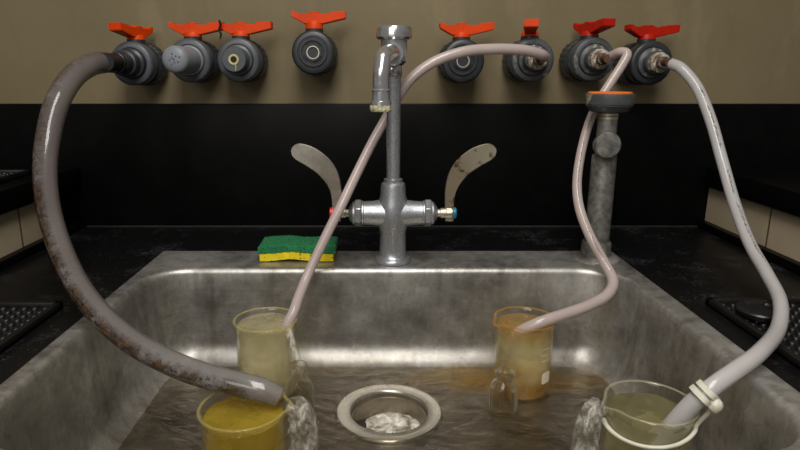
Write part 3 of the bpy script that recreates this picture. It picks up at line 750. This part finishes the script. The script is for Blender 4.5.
obj('brass_collar', fixn(bm), M['nickel_worn'], pipe)
bm = bmesh.new()
lathe(bm, (PX - 0.0055, PY - 0.008, pz(144)), (-0.02, -1, 0.08), [(0, 0.0135), (0.009, 0.0140), (0.011, 0.0160), (0.016, 0.0160), (0.0175, 0.0148), (0.018, 0.011)], 40)
obj('side_knob', fixn(bm), M['galv'], pipe)
zcap0, zcap1 = pz(113), pz(93.5)
bm = bmesh.new(); lathe(bm, (PX, PY, 0), (0, 0, 1), [(zcap0, 0.014), (zcap0 + 0.002, 0.022), (zcap0 + 0.009, 0.0278), (zcap0 + 0.0105, 0.0278), (zcap0 + 0.011, 0.0288), (zcap1 - 0.003, 0.0294), (zcap1 - 0.0005, 0.0288), (zcap1, 0.0275), (zcap1 - 0.001, 0.026)], 56)
cap_o = obj('cap', fixn(bm), M['capgrey'], pipe)
bm = bmesh.new(); lathe(bm, (PX, PY, 0), (0, 0, 1), [(zcap1 - 0.0012, 0.0262), (zcap1 + 0.0012, 0.0262), (zcap1 + 0.0020, 0.0250), (zcap1 + 0.0022, 0.018)], 48)
obj('orange_disc', fixn(bm), M['capdisc'], cap_o)['label'] = 'orange disc on the cap'

# ------------------------------------------------------------------ sponge
def slab(x0, x1, y0, y1, zf0, zf1, nx=40, ny=16, rough=0.0, seed=0.0):
    bm = bmesh.new(); top = []; bot = []
    for j in range(ny + 1):
        tr, br = [], []
        for i in range(nx + 1):
            u, w = i / nx, j / ny
            x, y = x0 + (x1 - x0) * u, y0 + (y1 - y0) * w
            ex = 1 if 0 < i < nx and 0 < j < ny else 0.5
            jx = rough * mnoise.noise(Vector((x * 220, y * 220, seed))); jz = rough * mnoise.noise(Vector((x * 200, y * 200, seed + 5)))
            b = Vector((x + jx, y + jx * .7, 0))
            tr.append(bm.verts.new(b + Vector((0, 0, zf1(u, w) + jz - (0 if ex == 1 else 0.0006)))))
            br.append(bm.verts.new(b + Vector((0, 0, zf0(u, w) + jz * .4 + (0 if ex == 1 else 0.0003)))))
        top.append(tr); bot.append(br)
    for j in range(ny):
        for i in range(nx):
            bm.faces.new((top[j][i], top[j][i + 1], top[j + 1][i + 1], top[j + 1][i]))
            bm.faces.new((bot[j][i], bot[j + 1][i], bot[j + 1][i + 1], bot[j][i + 1]))
    def edge(a, b):
        for k in range(len(a) - 1): bm.faces.new((a[k], b[k], b[k + 1], a[k + 1]))
    edge(top[0], bot[0]); edge(top[-1], bot[-1]); edge([r[0] for r in top], [r[0] for r in bot]); edge([r[-1] for r in top], [r[-1] for r in bot])
    return fixn(bm)
sx0, sx1 = at_z(259, 262, 0.004).x, at_z(334, 262, 0.004).x
arch = lambda u, w: 0.0046 + 0.0030 * math.exp(-((u - 0.42) / 0.20) ** 2) + 0.0012 * w
thick = lambda u, w: arch(u, w) + 0.0105
sponge = thing('sponge', 'yellow sponge with green scouring top lying on the rear sink ledge', 'sponge', ((sx0 + sx1) / 2, 0.766, 0.004))
obj('foam_block', slab(sx0 + 0.001, sx1 - 0.001, 0.743, 0.790, arch, thick, rough=0.0010), M['sponge'], sponge, sharp=70)
obj('scouring_pad', slab(sx0 - 0.0006, sx1 + 0.002, 0.7425, 0.7915, thick, lambda u, w: thick(u, w) + 0.0085 + 0.0012 * math.sin(u * 9), rough=0.0014, seed=3), M['scour'], sponge, sharp=70)

# ------------------------------------------------------------------ bar mats and stopper
def mat_obj(x0, x1, y0, y1, z, label, pitch=0.0100):
    bm = bmesh.new()
    box(bm, x0, x1, y0, y1, z, z + 0.003)
    w = 0.007
    for (a, b, c, d) in ((x0, x1, y1 - w, y1), (x0, x1, y0, y0 + w), (x0, x0 + w, y0, y1), (x1 - w, x1, y0, y1)):
        box(bm, a, b, c, d, z + 0.0001, z + 0.0085, 0.0012)
    nx = int((x1 - x0 - 2 * w) / pitch); ny = int((y1 - y0 - 2 * w) / pitch)
    for i in range(nx):
        for j in range(ny):
            x = x0 + w + (i + .5) * (x1 - x0 - 2 * w) / nx; y = y0 + w + (j + .5) * (y1 - y0 - 2 * w) / ny
            lathe(bm, (x, y, z + 0.002), (0, 0, 1), [(0, 0.0036), (0.0030, 0.0033), (0.0040, 0.0024)], 8, False, True)
    return tag(obj('drying_mat', bm, M['rubber'], origin=((x0 + x1) / 2, (y0 + y1) / 2, z), sharp=40), label, 'mat', 'black rubber mats with raised nubs')
mat_obj(0.350, 0.500, 0.24, 0.603, 0.0002, 'black studded rubber mat on the counter right of the sink')
mat_obj(-0.465, -0.3315, 0.24, 0.593, 0.0002, 'black studded rubber mat on the counter left of the sink')
mat_obj(-0.74, -0.50, 0.50, 0.86, 0.0987, 'black studded rubber mat up on the left raised ledge')
sc = at_z(760, 314, 0.009)
st = thing('sink_stopper', 'flat black round rubber stopper lying on the right-hand studded mat', 'stopper', (sc.x, sc.y, 0.0088))
bm = bmesh.new(); lathe(bm, (sc.x, sc.y, 0.0088), (0, 0, 1), [(0, 0.0210), (0.0045, 0.0225), (0.006, 0.0215), (0.0066, 0.018), (0.0050, 0.0165), (0.0052, 0.004)], 40)
obj('disc', fixn(bm), M['stopper'], st)
bm = bmesh.new(); box(bm, sc.x - 0.006, sc.x + 0.020, sc.y + 0.012, sc.y + 0.024, 0.0095, 0.0155, 0.0015)
obj('pull_tab', bm, M['stopper'], st)
bc = at_z(789, 301, 0.0)
bm = bmesh.new()
r0 = bmesh.ops.create_grid(bm, x_segments=8, y_segments=6, size=0.5)
for v in bm.verts: v.co = Vector((bc.x + v.co.x * 0.018, 0.612 + v.co.y * 0.010, 0.0016 + 0.0035 * abs(mnoise.noise(v.co * 5))))
bmesh.ops.solidify(bm, geom=bm.faces[:], thickness=0.0012)
tag(obj('wrapper_scrap', bm, M['blue_bit'], origin=(bc.x, 0.612, 0.0)), 'small pale blue plastic scrap behind the right studded mat', 'scrap')

# ------------------------------------------------------------------ beakers with water
def beaker(px, py, r, zr, label, gmat, wmat, wlabel, wlevel, spout_dir, rmat, marks=None):
    zb = ZF + 0.0006
    c = at_z(px, py, zr); c0 = Vector((c.x, c.y, zb)); hgt = zr - zb
    root = thing('beaker', label, 'beaker', c0, 'glass beakers standing in the sink')
    bm = bmesh.new(); N = 72
    sd = math.radians(spout_dir)
    def lp(rad, z, flare):
        vs = []
        for i in range(N):
            a = 2 * PI * i / N
            da = (a - sd + PI) % (2 * PI) - PI
            s = math.exp(-(da / 0.20) ** 2)
            rr = rad + flare * (0.0055 * s)
            vs.append(bm.verts.new((c0.x + rr * math.cos(a), c0.y + rr * math.sin(a), zb + z - flare * 0.0022 * s)))
        return vs
    th = 0.0013
    outer = [(0.004, 0.0, 0), (r * .80, 0.0, 0), (r * .93, 0.0012, 0), (r * .985, 0.0048, 0), (r, 0.011, 0), (r, hgt * .5, 0), (r, hgt - 0.012, 0), (r + .0002, hgt - 0.006, .3), (r + .0012, hgt - 0.0022, .8), (r + .0024, hgt - 0.0003, 1), (r + .0020, hgt + .0008, 1), (r + .0008, hgt + .0008, 1)]
    inner = [(r - th + .0006, hgt - 0.0018, .8), (r - th, hgt - 0.006, .3), (r - th, hgt - 0.012, 0), (r - th, hgt * .5, 0), (r - th, 0.012, 0), (r * .955 - th * .5, 0.006, 0), (r * .90, 0.0030, 0), (r * .75, 0.0020, 0), (0.004, 0.0020, 0)]
    loops = [lp(*p) for p in outer + inner]
    bridge(bm, loops); bm.faces.new(loops[0]); bm.faces.new(loops[-1]); fixn(bm)
    b = obj('glass_wall', bm, gmat, root, sharp=60)
    bm = bmesh.new()
    bridge(bm, [lp(r + .0020, hgt - 0.0008, .9), lp(r + .0027, hgt, 1), lp(r + .0022, hgt + .0011, 1), lp(r + .0008, hgt + .0012, 1), lp(r - .0001, hgt + 0.0004, .9)])
    obj('rim', fixn(bm), rmat, root, sharp=70)
    if marks:
        bm = bmesh.new()
        for a0, a1, z0, z1 in marks:
            ns = 8; lo, hi = [], []
            for k in range(ns + 1):
                a = math.radians(a0 + (a1 - a0) * k / ns)
                x, y = c0.x + (r + .00025) * math.cos(a), c0.y + (r + .00025) * math.sin(a)
                inset = 0.12 * (z1 - z0) if k in (0, ns) and z1 - z0 > 0.004 else 0
                lo.append(bm.verts.new((x, y, zb + z0 * 1.0 + inset))); hi.append(bm.verts.new((x, y, zb + z1 - inset)))
            bridge(bm, [lo, hi], False)
        obj('graduation_mark', fixn(bm), M['white_enamel'], root)
    # the water body, a hair inside the glass
    bm = bmesh.new(); g = th + 0.0001
    zl = hgt + wlevel
    def wl(rad, z): return [bm.verts.new((c0.x + rad * math.cos(2 * PI * i / N), c0.y + rad * math.sin(2 * PI * i / N), zb + z + (0.0007 * mnoise.noise(Vector((math.cos(2 * PI * i / N) * 3 + rad * 200, math.sin(2 * PI * i / N) * 3, px))) if z > hgt * .6 and rad > .006 else 0))) for i in range(N)]
    L = [wl(0.004, 0.0026), wl(r * .74, 0.0026), wl(r * .89, 0.0036), wl(r * .95 - g * .5, 0.0068), wl(r - g, 0.0125), wl(r - g, hgt * .5), wl(r - g, zl - 0.001), wl(r - g - .0006, zl), wl(r * .7, zl), wl(r * .4, zl + .0004), wl(0.004, zl + .0004)]
    bridge(bm, L); bm.faces.new(L[0]); bm.faces.new(L[-1]); fixn(bm)
    w = tag(obj('beaker_water', bm, wmat, origin=c0, sharp=50), wlabel, 'water', kind='stuff')
    return root, c0, hgt
bFL, cFL, hFL = beaker(243, 407, 0.0346, -0.030, 'glass beaker of olive-yellow water under the end of the brown-stained hose', M['glass'], M['water_olive'], 'olive-yellow water filling the beaker under the stained hose', -0.007, 5, M['rim_yellow'])
bBL, cBL, hBL = beaker(265.5, 319.5, 0.0338, -0.030, 'clear glass beaker of pale water near the back left of the sink', M['glass'], M['water_pale'], 'pale cream-yellow water in the beaker at the back left of the sink', -0.005, -40, M['rim_yellow'])
bR, cR, hR = beaker(525, 318.5, 0.0326, -0.030, 'amber-stained glass beaker with a white enamel patch, right of the drain', M['glass'], M['water_amber'], 'yellow water with amber layers in the stained beaker right of the drain', -0.006, 200, M['rim_amber'],
    [(-62, -38, 0.022, 0.036), (-66, -44, 0.050, 0.0506), (-66, -50, 0.057, 0.0576), (-66, -44, 0.064, 0.0646)])
bFR, cFR, hFR = beaker(650.5, 402, 0.0338, -0.025, 'wide glass beaker holding the thick white tube, nearest the right sink wall', M['glass'], M['water_clear'], 'nearly clear yellowish water in the beaker holding the thick white tube', -0.009, 185, M['glass_rim'])

# ------------------------------------------------------------------ tubes
def tube(name, pts, radii, mat, label, hollow=0.62, n=28, endm=None, per=10):
    bm = bmesh.new()
    path = catmull([at(*p) for p in pts], per)
    sweep(bm, path, radii, n, hollow_end=hollow, hollow_mi=1)
    fixn(bm)
    return tag(obj(name, bm, [mat, endm or M['bore']], origin=path[0], sharp=60), label, 'tube', 'vinyl tubes running from wall valves to beakers'), path
tube('vinyl_hose', [(113, 63.5, .830), (103, 62.5, .812), (88, 66, .785), (72, 78, .758), (57, 103, .725), (48, 138, .70), (45, 170, .672), (48, 205, .640), (58, 242, .603), (75, 280, .565), (99, 313, .53), (131, 341, .503), (167, 361, .484), (206, 376, .470), (246, 386, .461), (265, 391, .459), (279, 397, .459)],
     [.0125, .0138, .0140, .0140, .0138, .0134, .0128, .0124, .0120, .0116, .0113, .0111, .0110, .0108, .0105, .0100, .0086], M['tube_rusty'], 'thick clear hose with rusty brown deposits, looping down the left side into the sink', 0.7, 32, M['water_olive'])
tube('vinyl_tube', [(545, 57, .842), (540, 54, .828), (522, 50, .815), (495, 49, .807), (465, 51.5, .80), (435, 61.5, .795), (413, 77, .791), (399, 95, .787), (386, 118, .782), (372, 143, .766), (356, 175, .738), (342, 204, .712), (326, 236, .698), (309, 272, .684), (299.5, 295, .660), (293.5, 312, .640), (287.5, 325, .634), (284, 345, .632)],
     [.0070, .0068, .0062, .0059, .0062], M['tube_pinkb'], 'pinkish-white tube crossing behind the faucet spout into the back left beaker', 0.55, 24, M['rust'])
tube('vinyl_tube', [(604, 59, .855), (612, 55.5, .838), (620, 52, .824), (627, 54, .815), (622, 65, .811), (611, 82, .806), (599, 101, .801), (588, 126, .792), (580, 158, .772), (577, 186, .755), (580, 210, .736), (590, 236, .710), (604, 262, .694), (613, 281, .673), (607, 295, .655), (590, 305, .640), (570, 312.5, .628), (550, 319, .617), (532, 326, .615), (516, 335, .622), (508, 350, .634), (504, 362, .638)],
     [.0062, .0060, .0058, .0060, .0064, .0066, .0064], M['tube_pink'], 'pinkish-white tube curving past the standpipe into the amber-stained beaker', 0.55, 24)
pD = [(666, 63.5, .850), (673, 64.5, .835), (683, 70, .82), (698, 89, .80), (711, 121, .775), (722, 160, .742), (735, 205, .695), (750, 244, .640), (767, 274, .588), (780, 301, .540), (778, 329, .497), (760, 352, .452), (736, 370, .434), (711, 388, .425), (691, 405, .427), (673, 425, .432), (656, 450, .440), (644, 470, .450)]
tD, pathD = tube('vinyl_tube', pD, [.0076, .0070, .0063, .0070, .0075], M['tube_white'], 'thick white tube arching over the right counter into the near right beaker', 0.6, 28)

# nylon tie around the white tube and its loop round the beaker rim
k = min(range(len(pathD)), key=lambda i: (pathD[i] - at(704, 393, .4255)).length)
tc_, td = pathD[k], (pathD[k + 1] - pathD[k - 1]).normalized()
tie = thing('cable_tie', 'off-white nylon tie knotted around the white tube and looped under the beaker rim', 'cable tie', tc_)
bm = bmesh.new()
for off, rr in ((-0.0032, 1.0), (0.0032, 1.04)):
    lathe(bm, tc_ + td * (off - 0.0024), td, [(0, 0.0070), (0.0003, 0.0096 * rr), (0.0045, 0.0097 * rr), (0.0048, 0.0070)], 32, False, False, rfun=lambda i, a: 1 + 0.04 * math.sin(i * 1.1))
obj('strap', fixn(bm), M['tie'], tie)
bm = bmesh.new()
hd = tc_ + Vector((0.0055, -0.0075, -0.0065))
r0 = bmesh.ops.create_icosphere(bm, subdivisions=3, radius=1)
for v in bm.verts:
    p = v.co.copy(); d = 1 + 0.18 * mnoise.noise(p * 2.3)
    v.co = hd + Vector((p.x * 0.0055 * d, p.y * 0.0045 * d, p.z * 0.0062 * d))
obj('tie_head', bm, M['tie'], tie)
bm = bmesh.new()
rl_ = 0.0358
pts = [hd]
for a in range(-32, -190, -12):
    s = (a + 32) / -158
    pts.append(Vector((cFR.x + rl_ * math.cos(R_(a)), cFR.y + rl_ * math.sin(R_(a)), -0.0335 - 0.006 * math.sin(PI * s) - 0.011 * s)))
sweep(bm, catmull(pts, 5), [0.0018, 0.0016, 0.0016, 0.0016, 0.0022], 10)
obj('loop', fixn(bm), M['tie'], tie)

# ------------------------------------------------------------------ small bottles catching the overflow
def bottle(loc, label, square, s=1.0):
    x, y = loc; zb = ZF + 0.0008
    root = thing('glass_bottle', label, 'bottle', (x, y, zb), 'small glass bottles beside the beakers')
    bm = bmesh.new(); N = 48
    def lp(r, z, sq):
        vs = []
        for i in range(N):
            a = 2 * PI * (i + .5) / N
            q = 1.0
            if sq:
                nseg = 6 if square else 48
                w = PI / nseg; aa = (a % (2 * w)) - w
                q = (1 - sq) + sq * math.cos(w) / math.cos(aa) * 1.06
            vs.append(bm.verts.new((x + r * q * math.cos(a), y + r * q * math.sin(a), zb + z)))
        return vs
    if square: prof = [(0.003, 0, 0), (.0125, 0, .9), (.0146, .002, 1), (.0150, .006, 1), (.0150, .029, 1), (.0140, .033, .8), (.0095, .0365, .2), (.0082, .039, 0), (.0082, .042, 0), (.0102, .0435, 0), (.0106, .046, 0), (.0098, .0485, 0), (.0075, .0488, 0), (.0068, .046, 0), (.0066, .038, 0), (.0100, .033, .6), (.0128, .029, 1), (.0128, .006, 1), (.010, .004, .8), (.003, .0036, 0)]
    else: prof = [(0.003, 0, 0), (.0130, 0, 0), (.0152, .003, 0), (.0158, .010, 0), (.0155, .020, 0), (.0160, .026, 0), (.0140, .033, 0), (.0105, .037, 0), (.0086, .041, 0), (.0084, .050, 0), (.0100, .0515, 0), (.0102, .054, 0), (.0092, .0555, 0), (.0072, .0555, 0), (.0066, .052, 0), (.0066, .041, 0), (.0090, .036, 0), (.0120, .032, 0), (.0135, .026, 0), (.0134, .010, 0), (.011, .004, 0), (.003, .0036, 0)]
    L = [lp(*p) for p in [(a * s, b * s, c) for a, b, c in prof]]
    bridge(bm, L); bm.faces.new(L[0]); bm.faces.new(L[-1]); fixn(bm)
    obj('bottle_wall', bm, M['bottle'], root, sharp=30)
    return root
bottle((0.1370, 0.5900), 'small faceted clear glass bottle in front of the amber-stained beaker', True)
bottle((-0.0865, 0.5930), 'small round-shouldered clear bottle in front of the back left beaker', False)

# ------------------------------------------------------------------ overflowing water
def stream(pts, radii, label, seed, squash=1.0):
    bm = bmesh.new(); path = catmull(pts, 8)
    sweep(bm, path, radii, 28, wob=lambda i, k: 1 + 0.22 * mnoise.noise(Vector((math.cos(2 * PI * k / 28) * 1.6, math.sin(2 * PI * k / 28) * 1.6 + seed, i * 0.16))) + 0.22 * mnoise.noise(Vector((math.cos(2 * PI * k / 28) * 4, math.sin(2 * PI * k / 28) * 4 + seed, i * 0.4))))
    fixn(bm)
    tag(obj('water_stream', bm, M['foam'], origin=path[-1], sharp=80), label, 'water', kind='stuff')
zf = ZF + 0.005
stream([Vector((cFL.x + .0365, cFL.y + .003, -0.030)), Vector((cFL.x + .0450, cFL.y + .004, -0.034)), Vector((cFL.x + .0490, cFL.y + .004, -0.052)), Vector((cFL.x + .0500, cFL.y + .003, -0.080)), Vector((cFL.x + .0515, cFL.y, zf))],
       [.0060, .0095, .0120, .0135, .0150], 'frothy white water spilling off the right of the olive-yellow beaker', 1.0)
stream([Vector((cBL.x + .027, cBL.y - .0245, -0.031)), Vector((cBL.x + .031, cBL.y - .0275, -0.034)), Vector((cBL.x + .0345, cBL.y - .034, -0.046)), Vector((cBL.x + .039, cBL.y - .042, -0.060))],
       [.0022, .0040, .0046, .0058], 'thin clear water running from the back left beaker to the round-shouldered bottle', 4.0)
stream([Vector((cFR.x - .0405, cFR.y - .002, -0.026)), Vector((cFR.x - .0480, cFR.y - .003, -0.032)), Vector((cFR.x - .0525, cFR.y - .005, -0.052)), Vector((cFR.x - .0530, cFR.y - .008, -0.085)), Vector((cFR.x - .0535, cFR.y - .010, zf))],
       [.0070, .0090, .0105, .0115, .0130], 'clear rippled water sheeting off the left of the near right beaker', 7.0)

# ------------------------------------------------------------------ lift to bench height
for o in list(C.objects):
    if o.parent is None: o.location.z += LIFT

# ------------------------------------------------------------------ camera, lights, world
cam = bpy.data.cameras.new('camera'); co = bpy.data.objects.new('camera', cam); C.objects.link(co)
cam.sensor_width = 36; cam.lens = 36 * F / 800; cam.shift_x = 22 / 800; cam.clip_start = 0.01
co.location = (0, 0, H + LIFT); co.rotation_euler = (PI / 2 - PITCH, 0, 0)
bpy.context.scene.camera = co

def area(name, loc, target, sx, sy, power, col):
    l = bpy.data.lights.new(name, 'AREA'); l.shape = 'RECTANGLE'; l.size = sx; l.size_y = sy; l.energy = power; l.color = col
    o = bpy.data.objects.new(name, l); C.objects.link(o); o.location = loc
    o.rotation_euler = (Vector(target) - Vector(loc)).to_track_quat('-Z', 'Y').to_euler(); return o
area('ceiling_light', (0.0, -0.05, LIFT + 1.05), (0.02, 0.40, LIFT), 0.42, 1.15, 14.0, (1.0, 0.965, 0.91))
area('room_fill', (-0.55, -0.95, LIFT + 0.85), (0, 0.6, LIFT), 0.9, 0.6, 6.0, (1.0, 0.95, 0.88))
w = bpy.data.worlds.new('room'); bpy.context.scene.world = w; w.use_nodes = True
bg = w.node_tree.nodes['Background']; bg.inputs[0].default_value = (0.9, 0.88, 0.84, 1); bg.inputs[1].default_value = 0.15
sc = bpy.context.scene
sc.view_settings.view_transform = 'Standard'; sc.view_settings.look = 'None'; sc.view_settings.exposure = 0.14
sc.cycles.use_denoising = True
sc.cycles.max_bounces = 14; sc.cycles.transparent_max_bounces = 24; sc.cycles.transmission_bounces = 12
sc.cycles.sample_clamp_indirect = 8.0
